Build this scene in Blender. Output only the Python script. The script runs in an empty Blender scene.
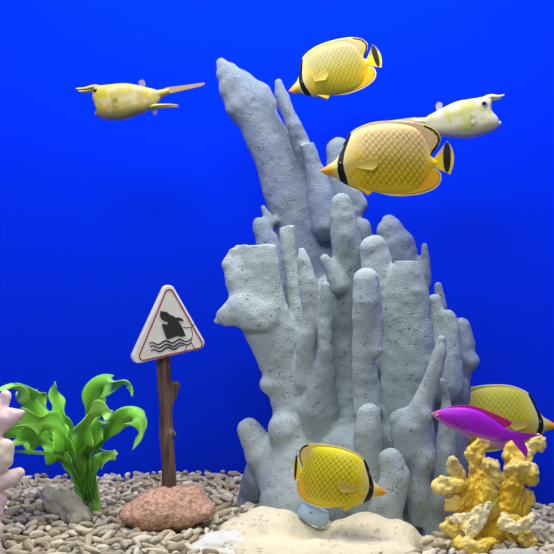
import bpy, bmesh, math, random
import numpy as np
from mathutils import Vector, Matrix
from mathutils.bvhtree import BVHTree

random.seed(7)
rng = np.random.default_rng(11)
scn = bpy.context.scene
COL = scn.collection
CAMY, CAMZ, FPX = -1.0, 0.245, 1000.0      # camera one metre in front of the plane y = 0


def V(px, py, Y):
    """a point of the place: seen at (px, py) and standing at depth Y (metres)"""
    d = (Y - CAMY) / FPX
    return ((px - 277.0) * d, Y, CAMZ + (277.0 - py) * d)


def lin(r, g, b):
    f = lambda c: (c / 255.0) / 12.92 if c <= 10 else ((c / 255.0 + 0.055) / 1.055) ** 2.4
    return (f(r), f(g), f(b))


def sstep(a, b, x):
    t = np.clip((np.asarray(x, float) - a) / (b - a), 0, 1)
    return t * t * (3 - 2 * t)


# ------------------------------------------------------------------ tagging
def tag(o, label, cat, group=None, kind=None):
    o['label'] = label
    o['category'] = cat
    if group:
        o['group'] = group
    if kind:
        o['kind'] = kind
    return o


def empty(name, loc):
    o = bpy.data.objects.new(name, None)
    o.empty_display_size = 0.02
    o.location = loc
    COL.objects.link(o)
    return o


def link(name, me, mat=None, parent=None):
    o = bpy.data.objects.new(name, me)
    if mat is not None:
        me.materials.append(mat)
    COL.objects.link(o)
    if parent is not None:
        o.parent = parent
    return o


def make_mesh(name, verts, faces, colors=None, smooth=True, normals=None):
    me = bpy.data.meshes.new(name)
    verts = np.asarray(verts, float)
    me.from_pydata(verts.tolist(), [], [tuple(int(i) for i in f) for f in faces])
    if colors is not None:
        a = me.color_attributes.new('tint', 'FLOAT_COLOR', 'POINT')
        c = np.ones((len(verts), 4), np.float32)
        c[:, :3] = np.asarray(colors)[:, :3]
        a.data.foreach_set('color', c.ravel())
    if smooth:
        me.polygons.foreach_set('use_smooth', [True] * len(me.polygons))
    me.update()
    if normals is not None:
        me.normals_split_custom_set_from_vertices(np.asarray(normals).tolist())
    return me


# ------------------------------------------------------------------ noise
def _hash(ix, iy, iz, seed):
    h = (ix.astype(np.int64) * 374761393 + iy.astype(np.int64) * 668265263 + iz.astype(np.int64) * 2147483647 + seed * 144665) & 0xffffffff
    h = ((h ^ (h >> 13)) * 1274126177) & 0xffffffff
    h = ((h ^ (h >> 16)) * 2246822519) & 0xffffffff
    h = h ^ (h >> 15)
    return (h & 0xffffff) / float(0xffffff) * 2 - 1


def noise3(p, scale, seed=0):
    q = np.asarray(p) / scale
    i = np.floor(q).astype(np.int64)
    f = q - i
    f = f * f * (3 - 2 * f)
    out = 0
    for dx in (0, 1):
        for dy in (0, 1):
            for dz in (0, 1):
                w = (f[:, 0] if dx else 1 - f[:, 0]) * (f[:, 1] if dy else 1 - f[:, 1]) * (f[:, 2] if dz else 1 - f[:, 2])
                out = out + w * _hash(i[:, 0] + dx, i[:, 1] + dy, i[:, 2] + dz, seed)
    return out


# ------------------------------------------------------------------ blended solids
def E(pts, Y, ratio=0.8, part='base', cuts=(), col=None, pid=None):
    """a tapered limb through (px, py, half width) at depth Y (one value or one per point)"""
    Ys = Y if isinstance(Y, (list, tuple)) else [Y] * len(pts)
    P = np.array([V(p[0], p[1], y) for p, y in zip(pts, Ys)])
    R = np.array([p[2] * (1 + y) / 1000.0 for p, y in zip(pts, Ys)])
    cc = []
    for (cx, cy, nx, nz) in cuts:
        l = math.hypot(nx, nz)
        cc.append((np.array(V(cx, cy, Ys[0])), np.array([nx / l, 0, nz / l])))
    return dict(P=P, R=R, ratio=ratio, part=part, cuts=cc, col=col, pid=pid)


def edist(e, X):
    s = np.array([1, 1 / e['ratio'], 1])
    Q = X * s
    P = e['P'] * s
    R = e['R']
    best = None
    if len(P) == 1:
        best = np.linalg.norm(Q - P[0], axis=1) - R[0]
    for a, b, ra, rb in zip(P[:-1], P[1:], R[:-1], R[1:]):
        ab = b - a
        t = np.clip(((Q - a) @ ab) / max(ab @ ab, 1e-12), 0, 1)
        d = np.linalg.norm(Q - a - t[:, None] * ab, axis=1) - (ra + (rb - ra) * t)
        best = d if best is None else np.minimum(best, d)
    for p, n in e['cuts']:
        best = np.maximum(best, (X - p) @ n)
    return best


def surface_nets(F, lo, h):
    nx, ny, nz = F.shape
    ins = F < 0
    cnt = np.zeros((nx - 1, ny - 1, nz - 1), np.int8)
    for dx in (0, 1):
        for dy in (0, 1):
            for dz in (0, 1):
                cnt += ins[dx:nx - 1 + dx, dy:ny - 1 + dy, dz:nz - 1 + dz]
    act = (cnt > 0) & (cnt < 8)
    ids = -np.ones(act.shape, np.int64)
    I = np.argwhere(act)
    ids[act] = np.arange(len(I))
    pos = np.zeros((len(I), 3))
    num = np.zeros(len(I))
    cor = [(a, b, c) for a in (0, 1) for b in (0, 1) for c in (0, 1)]
    for a in cor:
        for ax in range(3):
            if a[ax] == 0:
                b = list(a)
                b[ax] = 1
                fa = F[I[:, 0] + a[0], I[:, 1] + a[1], I[:, 2] + a[2]]
                fb = F[I[:, 0] + b[0], I[:, 1] + b[1], I[:, 2] + b[2]]
                m = (fa < 0) != (fb < 0)
                t = np.where(m, fa / np.where(m, fa - fb, 1), 0)
                p = np.tile(np.array(a, float), (len(I), 1))
                p[:, ax] = t
                pos[m] += p[m]
                num[m] += 1
    pos = (I + pos / num[:, None]) * h + lo
    faces = []
    for ax in range(3):
        u, v = [(1, 2), (2, 0), (0, 1)][ax]
        sl0 = [slice(None)] * 3
        sl1 = [slice(None)] * 3
        sl0[ax] = slice(0, F.shape[ax] - 1)
        sl1[ax] = slice(1, F.shape[ax])
        A = ins[tuple(sl0)]
        B = ins[tuple(sl1)]
        X = np.argwhere(A != B)
        ok = (X[:, u] > 0) & (X[:, v] > 0) & (X[:, u] < F.shape[u] - 1) & (X[:, v] < F.shape[v] - 1)
        X = X[ok]
        flip = A[X[:, 0], X[:, 1], X[:, 2]]
        q = []
        for du, dv in ((-1, -1), (0, -1), (0, 0), (-1, 0)):
            c = X.copy()
            c[:, u] += du
            c[:, v] += dv
            q.append(ids[c[:, 0], c[:, 1], c[:, 2]])
        q = np.stack(q, 1)
        q[~flip] = q[~flip][:, ::-1]
        faces.append(q)
    return pos, np.concatenate(faces)


def vnormals(Vv, Fc):
    a, b, c, d = (Vv[Fc[:, i]] for i in range(4))
    n = np.cross(c - a, d - b)
    N = np.zeros_like(Vv)
    for i in range(4):
        np.add.at(N, Fc[:, i], n)
    return N / np.maximum(np.linalg.norm(N, axis=1, keepdims=True), 1e-12)


def solid(root, els, mat, voxel=0.002, k=0.005, bumps=(), stretch=(1, 1, 1), floor_cut=None, base_col=(1, 1, 1), sigma=0.004, split=True):
    """fuse the limbs, roughen the skin and hand every limb to its own child mesh"""
    lo = np.min([(e['P'] - (e['R'] * max(1, e['ratio']))[:, None]).min(0) for e in els], 0) - 0.012
    hi = np.max([(e['P'] + (e['R'] * max(1, e['ratio']))[:, None]).max(0) for e in els], 0) + 0.012
    n = np.ceil((hi - lo) / voxel).astype(int) + 1
    F = np.full(n, 0.02)
    for e in els:
        pad = 0.014
        rr = (e['R'] * max(1, e['ratio']))[:, None] + pad
        a = np.maximum(((e['P'] - rr).min(0) - lo) / voxel, 0).astype(int)
        b = np.minimum(((e['P'] + rr).max(0) - lo) / voxel + 1, n).astype(int)
        g = np.stack(np.meshgrid(*[np.arange(a[i], b[i]) * voxel + lo[i] for i in range(3)], indexing='ij'), -1)
        d = np.minimum(edist(e, g.reshape(-1, 3)).reshape(g.shape[:3]), 0.02)
        S = F[a[0]:b[0], a[1]:b[1], a[2]:b[2]]
        hh = np.maximum(k - np.abs(S - d), 0) / k
        F[a[0]:b[0], a[1]:b[1], a[2]:b[2]] = np.minimum(S, d) - hh * hh * k * 0.25
    if floor_cut is not None:
        zz = (np.arange(n[2]) * voxel + lo[2])[None, None, :]
        F = np.maximum(F, floor_cut - zz)
    P, Q = surface_nets(F, lo, voxel)
    N = vnormals(P, Q)
    st = np.array(stretch)
    disp = np.zeros(len(P))
    for (sc, amp, seed) in bumps:
        disp += amp * noise3(P / st, sc, seed)
    if bumps:
        P = P + N * disp[:, None]
        N = vnormals(P, Q)
    D = np.stack([edist(e, P) for e in els], 1)
    cols = np.array([e['col'] if e['col'] else base_col for e in els])
    W = np.exp(-(D - D.min(1, keepdims=True)) / sigma)
    C = (W @ cols) / W.sum(1, keepdims=True)
    Pl = P - np.array(root.location)
    pids = []
    for i, e in enumerate(els):
        pids.append(e['pid'] if e['pid'] is not None else ('base' if e['part'] == 'base' else i))
    names = {}
    for e, p in zip(els, pids):
        names.setdefault(p, e['part'])
    out = []
    Df = D[Q].mean(1)
    owner = Df.argmin(1)
    keys = list(dict.fromkeys(pids)) if split else [None]
    fid = np.array([keys.index(p) for p in pids])[owner] if split else np.zeros(len(Q), int)
    for ki, key in enumerate(keys):
        f = Q[fid == ki]
        if len(f) < 6:
            continue
        us, inv = np.unique(f, return_inverse=True)
        me = make_mesh(names[key] if split else els[0]['part'], Pl[us], inv.reshape(f.shape), C[us], True, N[us])
        out.append(link(names[key] if split else els[0]['part'], me, mat, root))
    return P, Q, out


# ------------------------------------------------------------------ materials
def new_mat(name):
    m = bpy.data.materials.new(name)
    m.use_nodes = True
    nt = m.node_tree
    return m, nt, nt.nodes['Principled BSDF']


def node(nt, t, **kw):
    n = nt.nodes.new(t)
    for k_, v_ in kw.items():
        if k_ in n.inputs.keys():
            n.inputs[k_].default_value = v_
        else:
            setattr(n, k_, v_)
    return n


def mat_plain(name, col, rough=0.6, var=0.0, scale=40, bump=0.0, bscale=200, spec=0.3, col2=None):
    m, nt, b = new_mat(name)
    b.inputs['Roughness'].default_value = rough
    b.inputs['Specular IOR Level'].default_value = spec
    tc = node(nt, 'ShaderNodeTexCoord')
    if var > 0:
        nz = node(nt, 'ShaderNodeTexNoise', Scale=scale, Detail=4.0)
        nt.links.new(tc.outputs['Object'], nz.inputs['Vector'])
        cr = node(nt, 'ShaderNodeValToRGB')
        c2 = col2 or tuple(c * (1 - var) for c in col)
        cr.color_ramp.elements[0].position = 0.35
        cr.color_ramp.elements[1].position = 0.65
        cr.color_ramp.elements[0].color = (*c2, 1)
        cr.color_ramp.elements[1].color = (*col, 1)
        nt.links.new(nz.outputs['Fac'], cr.inputs['Fac'])
        nt.links.new(cr.outputs['Color'], b.inputs['Base Color'])
    else:
        b.inputs['Base Color'].default_value = (*col, 1)
    if bump > 0:
        n2 = node(nt, 'ShaderNodeTexNoise', Scale=bscale, Detail=3.0)
        nt.links.new(tc.outputs['Object'], n2.inputs['Vector'])
        bp = node(nt, 'ShaderNodeBump', Strength=bump, Distance=0.002)
        nt.links.new(n2.outputs['Fac'], bp.inputs['Height'])
        nt.links.new(bp.outputs['Normal'], b.inputs['Normal'])
    return m


def mat_tint(name, rough=0.5, spec=0.4, bump=0.0, bscale=300, mott=0.0, mscale=60, mcol=None, pores=0.0, pscale=160, pcol=(0.05, 0.05, 0.05), trans=0.0, sss=0.0, grain=None):
    """procedural skin over the mesh's own colour pattern"""
    m, nt, b = new_mat(name)
    b.inputs['Roughness'].default_value = rough
    b.inputs['Specular IOR Level'].default_value = spec
    tc = node(nt, 'ShaderNodeTexCoord')
    if grain:
        mp_ = node(nt, 'ShaderNodeMapping')
        mp_.inputs['Scale'].default_value = grain
        nt.links.new(tc.outputs['Object'], mp_.inputs['Vector'])

        class _T:
            outputs = {'Object': mp_.outputs['Vector']}
        tc = _T
    at = node(nt, 'ShaderNodeAttribute', attribute_name='tint')
    out = at.outputs['Color']
    hgt = None
    if mott > 0:
        nz = node(nt, 'ShaderNodeTexNoise', Scale=mscale, Detail=5.0)
        nt.links.new(tc.outputs['Object'], nz.inputs['Vector'])
        mr = node(nt, 'ShaderNodeMapRange')
        mr.inputs['From Min'].default_value = 0.4
        mr.inputs['From Max'].default_value = 0.7
        mr.inputs['To Max'].default_value = mott
        nt.links.new(nz.outputs['Fac'], mr.inputs['Value'])
        mx = node(nt, 'ShaderNodeMix', data_type='RGBA')
        nt.links.new(mr.outputs['Result'], mx.inputs[0])
        nt.links.new(out, mx.inputs[6])
        mx.inputs[7].default_value = (*(mcol or (0.5, 0.5, 0.5)), 1)
        out = mx.outputs[2]
    if pores > 0:
        vo = node(nt, 'ShaderNodeTexVoronoi', Scale=pscale)
        nt.links.new(tc.outputs['Object'], vo.inputs['Vector'])
        n3 = node(nt, 'ShaderNodeTexNoise', Scale=pscale * 0.25, Detail=2.0)
        nt.links.new(tc.outputs['Object'], n3.inputs['Vector'])
        # pit radius changes from place to place, many cells have none
        th = node(nt, 'ShaderNodeMapRange')
        th.inputs['From Min'].default_value = 0.38
        th.inputs['From Max'].default_value = 0.75
        th.inputs['To Min'].default_value = 0.0
        th.inputs['To Max'].default_value = 0.45
        nt.links.new(n3.outputs['Fac'], th.inputs['Value'])
        sb = node(nt, 'ShaderNodeMath', operation='SUBTRACT')
        nt.links.new(th.outputs['Result'], sb.inputs[0])
        nt.links.new(vo.outputs['Distance'], sb.inputs[1])
        ml = node(nt, 'ShaderNodeMath', operation='MULTIPLY', use_clamp=True)
        nt.links.new(sb.outputs[0], ml.inputs[0])
        ml.inputs[1].default_value = 10.0
        hgt = ml.outputs[0]
        mp = node(nt, 'ShaderNodeMath', operation='MULTIPLY')
        nt.links.new(hgt, mp.inputs[0])
        mp.inputs[1].default_value = pores
        mx = node(nt, 'ShaderNodeMix', data_type='RGBA')
        nt.links.new(mp.outputs[0], mx.inputs[0])
        nt.links.new(out, mx.inputs[6])
        mx.inputs[7].default_value = (*pcol, 1)
        out = mx.outputs[2]
    nt.links.new(out, b.inputs['Base Color'])
    if sss > 0:
        b.inputs['Subsurface Weight'].default_value = sss
        b.inputs['Subsurface Radius'].default_value = (0.004, 0.003, 0.002)
        b.inputs['Subsurface Scale'].default_value = 1.0
    if bump > 0:
        n2 = node(nt, 'ShaderNodeTexNoise', Scale=bscale, Detail=4.0)
        nt.links.new(tc.outputs['Object'], n2.inputs['Vector'])
        bp = node(nt, 'ShaderNodeBump', Strength=bump, Distance=0.002)
        nt.links.new(n2.outputs['Fac'], bp.inputs['Height'])
        last = bp
        if hgt is not None:
            b2 = node(nt, 'ShaderNodeBump', Strength=0.8, Distance=-0.0015)
            nt.links.new(hgt, b2.inputs['Height'])
            nt.links.new(bp.outputs['Normal'], b2.inputs['Normal'])
            last = b2
        nt.links.new(last.outputs['Normal'], b.inputs['Normal'])
    if trans > 0:
        tb = node(nt, 'ShaderNodeBsdfTransparent')
        ms = node(nt, 'ShaderNodeMixShader')
        ms.inputs[0].default_value = trans
        o = nt.nodes['Material Output']
        nt.links.new(b.outputs[0], ms.inputs[1])
        nt.links.new(tb.outputs[0], ms.inputs[2])
        nt.links.new(ms.outputs[0], o.inputs['Surface'])
    return m


M = {}
M['coral'] = mat_tint('grey_blue_coral', 0.85, 0.15, bump=0.55, bscale=620, mott=0.5, mscale=26, mcol=lin(150, 162, 160), pores=0.75, pscale=470, pcol=lin(58, 64, 66))
M['yellow'] = mat_tint('yellow_coral', 0.6, 0.3, bump=0.9, bscale=300, mott=0.6, mscale=70, mcol=lin(246, 214, 90), pores=0.35, pscale=420, pcol=lin(120, 80, 10))
M['pink'] = mat_tint('pale_pink_coral', 0.7, 0.3, bump=0.3, bscale=200, mott=0.4, mscale=40, mcol=lin(240, 222, 216))
M['stone'] = mat_tint('cream_stone', 0.9, 0.15, bump=0.5, bscale=160, mott=0.5, mscale=28, mcol=lin(214, 204, 176), pores=0.12, pscale=190, pcol=lin(110, 105, 90))
M['mound'] = mat_tint('terracotta_grit', 0.95, 0.1, bump=1.0, bscale=480, mott=0.9, mscale=260, mcol=lin(150, 112, 84))
M['greyrock'] = mat_tint('grey_rock', 0.9, 0.15, bump=0.8, bscale=250, mott=0.6, mscale=70, mcol=lin(175, 170, 150))
M['bark'] = mat_tint('driftwood', 0.85, 0.15, bump=1.0, bscale=420, mott=0.85, mscale=260, mcol=lin(52, 38, 32), grain=(1, 1, .09))
M['fish'] = mat_tint('fish_skin', 0.45, 0.35, bump=0.08, bscale=600)
M['fin'] = mat_tint('fish_fin', 0.5, 0.3, trans=0.03)
M['sheer'] = mat_tint('sheer_fin', 0.5, 0.3, trans=0.62)
M['leaf'] = mat_tint('plastic_leaf', 0.4, 0.4, bump=0.1, bscale=120, mott=0.3, mscale=45, mcol=lin(104, 190, 50))
M['eye'] = mat_plain('eye_black', (0.008, 0.008, 0.012), 0.12, spec=0.6)
M['iris_dark'] = mat_plain('dark_eye_ring', lin(40, 34, 30), 0.3, spec=0.5)
M['iris'] = mat_plain('eye_ring', lin(205, 205, 190), 0.3, spec=0.5)


# ------------------------------------------------------------------ setting
def box_mesh(name, a, b):
    x0, y0, z0 = a
    x1, y1, z1 = b
    v = [(x0, y0, z0), (x1, y0, z0), (x1, y1, z0), (x0, y1, z0), (x0, y0, z1), (x1, y0, z1), (x1, y1, z1), (x0, y1, z1)]
    f = [(0, 3, 2, 1), (4, 5, 6, 7), (0, 1, 5, 4), (1, 2, 6, 5), (2, 3, 7, 6), (3, 0, 4, 7)]
    return make_mesh(name, v, f, smooth=False)


TX, YB, YF, ZB, ZT = 0.46, 0.256, -0.165, -0.075, 0.62
blue = mat_plain('blue_backdrop', lin(0, 44, 218), 0.9, spec=0.0)
for nm, a, b in (('wall_back', (-TX - .01, YB, ZB), (TX + .01, YB + .008, ZT)),
                 ('wall_left', (-TX - .008, YF, ZB), (-TX, YB, ZT)),
                 ('wall_right', (TX, YF, ZB), (TX + .008, YB, ZT))):
    o = link(nm, box_mesh(nm, a, b), blue)
    o['kind'] = 'structure'

gm, nt, pb = new_mat('clear_pane')
nt.nodes.remove(pb)
lw = node(nt, 'ShaderNodeFresnel', IOR=1.25)
tr = node(nt, 'ShaderNodeBsdfTransparent')
tr.inputs['Color'].default_value = (0.99, 0.995, 1, 1)
gl = node(nt, 'ShaderNodeBsdfGlossy', Roughness=0.02)
ms = node(nt, 'ShaderNodeMixShader')
nt.links.new(lw.outputs[0], ms.inputs[0])
nt.links.new(tr.outputs[0], ms.inputs[1])
nt.links.new(gl.outputs[0], ms.inputs[2])
nt.links.new(ms.outputs[0], nt.nodes['Material Output'].inputs['Surface'])
o = link('window_1', box_mesh('window_1', (-TX - .008, YF - .008, ZB), (TX + .008, YF, ZT)), gm)
o['kind'] = 'structure'


def ground(x, y):
    """top of the gravel; it falls away to the right, behind the yellow coral"""
    x = np.asarray(x, float)
    y = np.asarray(y, float)
    h = -0.034 * sstep(0.10, 0.25, x) * sstep(-0.06, 0.12, y)
    return h + 0.004 * np.sin(x * 23 + 1.0) * np.sin(y * 19 + .5)


nx, ny = 93, 43
gx = np.linspace(-TX, TX, nx)
gy = np.linspace(YF, YB, ny)
GX, GY = np.meshgrid(gx, gy, indexing='ij')
GZ = ground(GX, GY) - 0.016
vv = np.stack([GX, GY, GZ], -1).reshape(-1, 3)
ff = [(i * ny + j, (i + 1) * ny + j, (i + 1) * ny + j + 1, i * ny + j + 1) for i in range(nx - 1) for j in range(ny - 1)]
o = link('floor', make_mesh('floor', vv, ff), mat_plain('sand_bed', lin(120, 110, 96), 0.95, 0.4, 90, 0.8, 300))
o['kind'] = 'structure'

obstacles = []          # (verts, faces) the pebbles must keep out of

# ------------------------------------------------------------------ the big grey-blue coral
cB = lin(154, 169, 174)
C1 = lin(128, 142, 164)      # same plaster at the back, its shade and blue bounce painted in
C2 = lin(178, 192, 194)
root = empty('coral_ornament', V(340, 500, .04)[:2] + (0.0,))
tag(root, 'huge pale grey-blue coral ornament of fused upright columns standing in the gravel', 'coral')
c = 'column'
els = [
    # core and foot
    E([(322, 330, 26), (325, 400, 34), (325, 470, 40)], .1, .6, col=cB),
    E([(312, 408, 17)], .045, .8, col=C2),
    E([(268, 385, 9)], .05, .8, col=C2),
    E([(335, 440, 16)], .04, .8, col=cB),
    E([(285, 430, 18)], .045, .8, col=C2),
    E([(300, 455, 34), (300, 500, 40), (300, 530, 44)], [.06, .05, .05], .9, col=C2),
    E([(350, 455, 36), (352, 505, 42), (352, 535, 44)], .04, .9, col=cB),
    E([(404, 440, 32), (402, 490, 38), (402, 535, 40)], .04, .9, col=cB),
    E([(436, 450, 20), (438, 500, 22), (440, 535, 24)], .05, .9, col=cB),
    E([(432, 500, 14), (437, 515, 14), (438, 535, 16)], -.02, .9, col=cB),
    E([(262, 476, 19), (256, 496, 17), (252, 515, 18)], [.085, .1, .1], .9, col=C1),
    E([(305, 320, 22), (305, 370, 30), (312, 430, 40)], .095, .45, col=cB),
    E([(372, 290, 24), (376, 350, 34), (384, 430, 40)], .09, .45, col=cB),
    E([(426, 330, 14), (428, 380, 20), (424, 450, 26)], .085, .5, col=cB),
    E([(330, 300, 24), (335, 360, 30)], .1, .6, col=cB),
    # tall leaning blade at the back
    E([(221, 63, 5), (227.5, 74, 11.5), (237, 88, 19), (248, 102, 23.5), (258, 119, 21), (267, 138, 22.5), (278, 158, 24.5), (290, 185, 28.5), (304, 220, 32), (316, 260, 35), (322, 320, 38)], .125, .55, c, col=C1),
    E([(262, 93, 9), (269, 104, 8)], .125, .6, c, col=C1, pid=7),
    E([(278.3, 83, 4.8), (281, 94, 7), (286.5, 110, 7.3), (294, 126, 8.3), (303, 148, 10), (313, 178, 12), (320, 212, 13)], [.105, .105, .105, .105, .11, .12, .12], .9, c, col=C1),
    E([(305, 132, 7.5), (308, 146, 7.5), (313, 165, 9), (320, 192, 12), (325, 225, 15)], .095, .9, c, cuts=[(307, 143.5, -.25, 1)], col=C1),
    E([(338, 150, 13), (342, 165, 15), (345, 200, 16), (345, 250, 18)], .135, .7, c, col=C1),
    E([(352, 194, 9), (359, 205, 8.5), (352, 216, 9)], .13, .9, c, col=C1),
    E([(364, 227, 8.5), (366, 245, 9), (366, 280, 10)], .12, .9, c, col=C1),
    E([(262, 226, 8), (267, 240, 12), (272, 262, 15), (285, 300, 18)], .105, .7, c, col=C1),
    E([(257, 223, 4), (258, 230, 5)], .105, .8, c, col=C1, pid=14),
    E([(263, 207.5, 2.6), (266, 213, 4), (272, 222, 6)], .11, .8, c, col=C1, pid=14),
    # wide plate on the left
    E([(255, 236, 19), (255, 250, 20.5), (255, 268, 24), (256, 288, 25.5), (261, 310, 26), (271, 335, 25), (285, 368, 23), (298, 405, 26), (302, 440, 32), (298, 475, 38)], [.055] * 9 + [.06], .5, c, cuts=[(254, 245, .02, 1)], col=C2),
    E([(232, 266, 9), (238, 278, 13), (246, 300, 16)], .05, .5, c, cuts=[(221.5, 265, -1, .15)], col=C2, pid=17),
    E([(227, 263, 5), (232, 252, 4)], .05, .7, c, col=C2, pid=17),
    E([(217, 321, 3), (228, 315, 12), (243, 310, 18), (258, 318, 20)], .045, .5, c, cuts=[(235, 330.5, 0, -1), (222, 306, -1, .75)], col=C2, pid=17),
    E([(249.5, 430, 11.5), (256, 440, 14), (266, 455, 20), (280, 470, 28)], .065, .8, c, col=C2),
    # thin upright sticks
    E([(286.5, 216, 7.5), (287, 232, 7.8), (289.5, 250, 7.2), (292, 272, 7.5), (297, 300, 9), (303, 330, 12), (308, 370, 15)], .065, .9, c, cuts=[(286, 226, -.15, 1)], col=C2),
    E([(302, 251, 4), (304, 262, 7), (307.5, 280, 9), (310, 302, 10), (311, 320, 8), (307, 345, 9), (305, 380, 12), (304, 415, 14)], [.03, .03, .03, .03, .03, .035, .045, .07], .9, c, col=C2),
    E([(326, 286, 4.3), (325.5, 300, 5.3), (324.5, 322, 6), (325, 350, 6.5), (323, 380, 12), (320, 410, 19), (318, 440, 22), (316, 475, 22)], [.022, .022, .022, .022, .03, .04, .055, .065], .9, c, col=cB),
    E([(341.5, 204, 10.5), (343.5, 217, 13.2), (346, 236, 14.5), (348, 262, 15.5), (349, 292, 16.5), (350, 330, 17), (350, 380, 18), (346, 430, 22)], [.06, .06, .06, .064, .07, .08, .085, .08], .8, c, col=cB),
    E([(325, 259.5, 5.4), (331, 268, 7.3), (339, 286, 10)], .055, .9, c, col=cB),
    E([(374, 249, 14), (377, 262, 15.8), (378, 285, 17), (378, 320, 18), (380, 360, 18)], .045, .7, c, col=C2),
    E([(366, 280.5, 13.5), (366, 300, 13.6), (364, 330, 11.6), (364, 360, 11.5), (366, 385, 13), (368, 410, 14)], [.005, .005, .01, .015, .02, .02], .9, c, col=C2),
    E([(376, 296, 4), (377, 320, 5), (376, 350, 6)], .008, .9, c, col=C2, pid=27),
    # wide plate on the right
    E([(406, 262, 12), (407, 278, 19), (408, 295, 22), (408, 320, 23), (409, 345, 25), (409, 370, 27), (406, 410, 29), (402, 450, 31), (398, 490, 33)], .035, .55, c, cuts=[(406, 261, .02, 1)], col=cB),
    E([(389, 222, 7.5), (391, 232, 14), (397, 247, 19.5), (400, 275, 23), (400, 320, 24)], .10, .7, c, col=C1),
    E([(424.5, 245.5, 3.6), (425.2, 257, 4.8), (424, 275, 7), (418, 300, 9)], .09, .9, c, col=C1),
    E([(438.3, 285.5, 3.2), (440, 296, 4.8), (440, 312, 7), (436, 335, 9)], .075, .9, c, col=C1),
    E([(434.5, 301, 7.6), (436, 315, 9.6), (431, 345, 15), (428, 380, 17)], .055, .9, c, col=cB),
    E([(448, 317.5, 8), (450, 330, 10.5), (447, 350, 15), (444, 385, 20)], .045, .8, c, col=cB),
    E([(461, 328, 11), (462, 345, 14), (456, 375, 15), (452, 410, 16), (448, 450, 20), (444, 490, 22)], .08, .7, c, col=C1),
    E([(460, 358, 8), (471, 361.5, 9.3)], .075, .9, c, col=C1, pid=36),
    E([(463, 384, 5.5), (463, 396, 5.5)], .075, .9, c, col=C1, pid=36),
    # front limbs
    E([(441.5, 340, 5.2), (439.5, 352, 7.3), (434.5, 370, 7.6), (428.5, 388, 8.6), (422, 405, 10), (412, 424, 12)], [-.03, -.03, -.03, -.025, -.025, -.02], .9, c, col=C2),
    E([(425, 416, 7.5)], -.03, .9, c, col=C2, pid=39),
    E([(442, 382, 4), (445.5, 396, 5.2), (447, 415, 8), (447, 450, 11), (446, 490, 12)], 0.005, .9, c, col=cB),
    E([(402, 421, 12.5), (411, 431, 21), (414, 447, 21)], -.022, .7, c, col=cB),
    E([(426, 457, 9), (423, 464, 10), (419, 474, 9), (419, 489, 11.5), (419, 497, 11.5), (416, 520, 8)], [-.03, -.03, -.027, -.026, -.026, -.02], .9, c, col=cB),
    E([(368.5, 414, 11.5), (368.5, 430, 13.8), (369, 455, 14.5), (370, 490, 17), (370, 530, 17)], [-.02, -.02, -.015, -.01, -.01], .9, c, col=C2),
    E([(391, 461, 12.5), (395, 478, 15.5), (391, 495, 16), (386, 512, 17), (386, 535, 17)], -.045, .8, c, col=C2),
]
P, Q, _ = solid(root, els, M['coral'], 0.0019, 0.0065, [(0.03, 0.0014, 1), (0.012, 0.0007, 2), (0.0055, 0.0005, 3)], floor_cut=-0.014)
obstacles.append((P, Q))

# ------------------------------------------------------------------ yellow coral
def Z2(pts, s=4.134, ox=420, oy=420, k=1.12):
    return [(ox + p[0] / s, oy + p[1] / s, p[2] / s * k) for p in pts]


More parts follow.
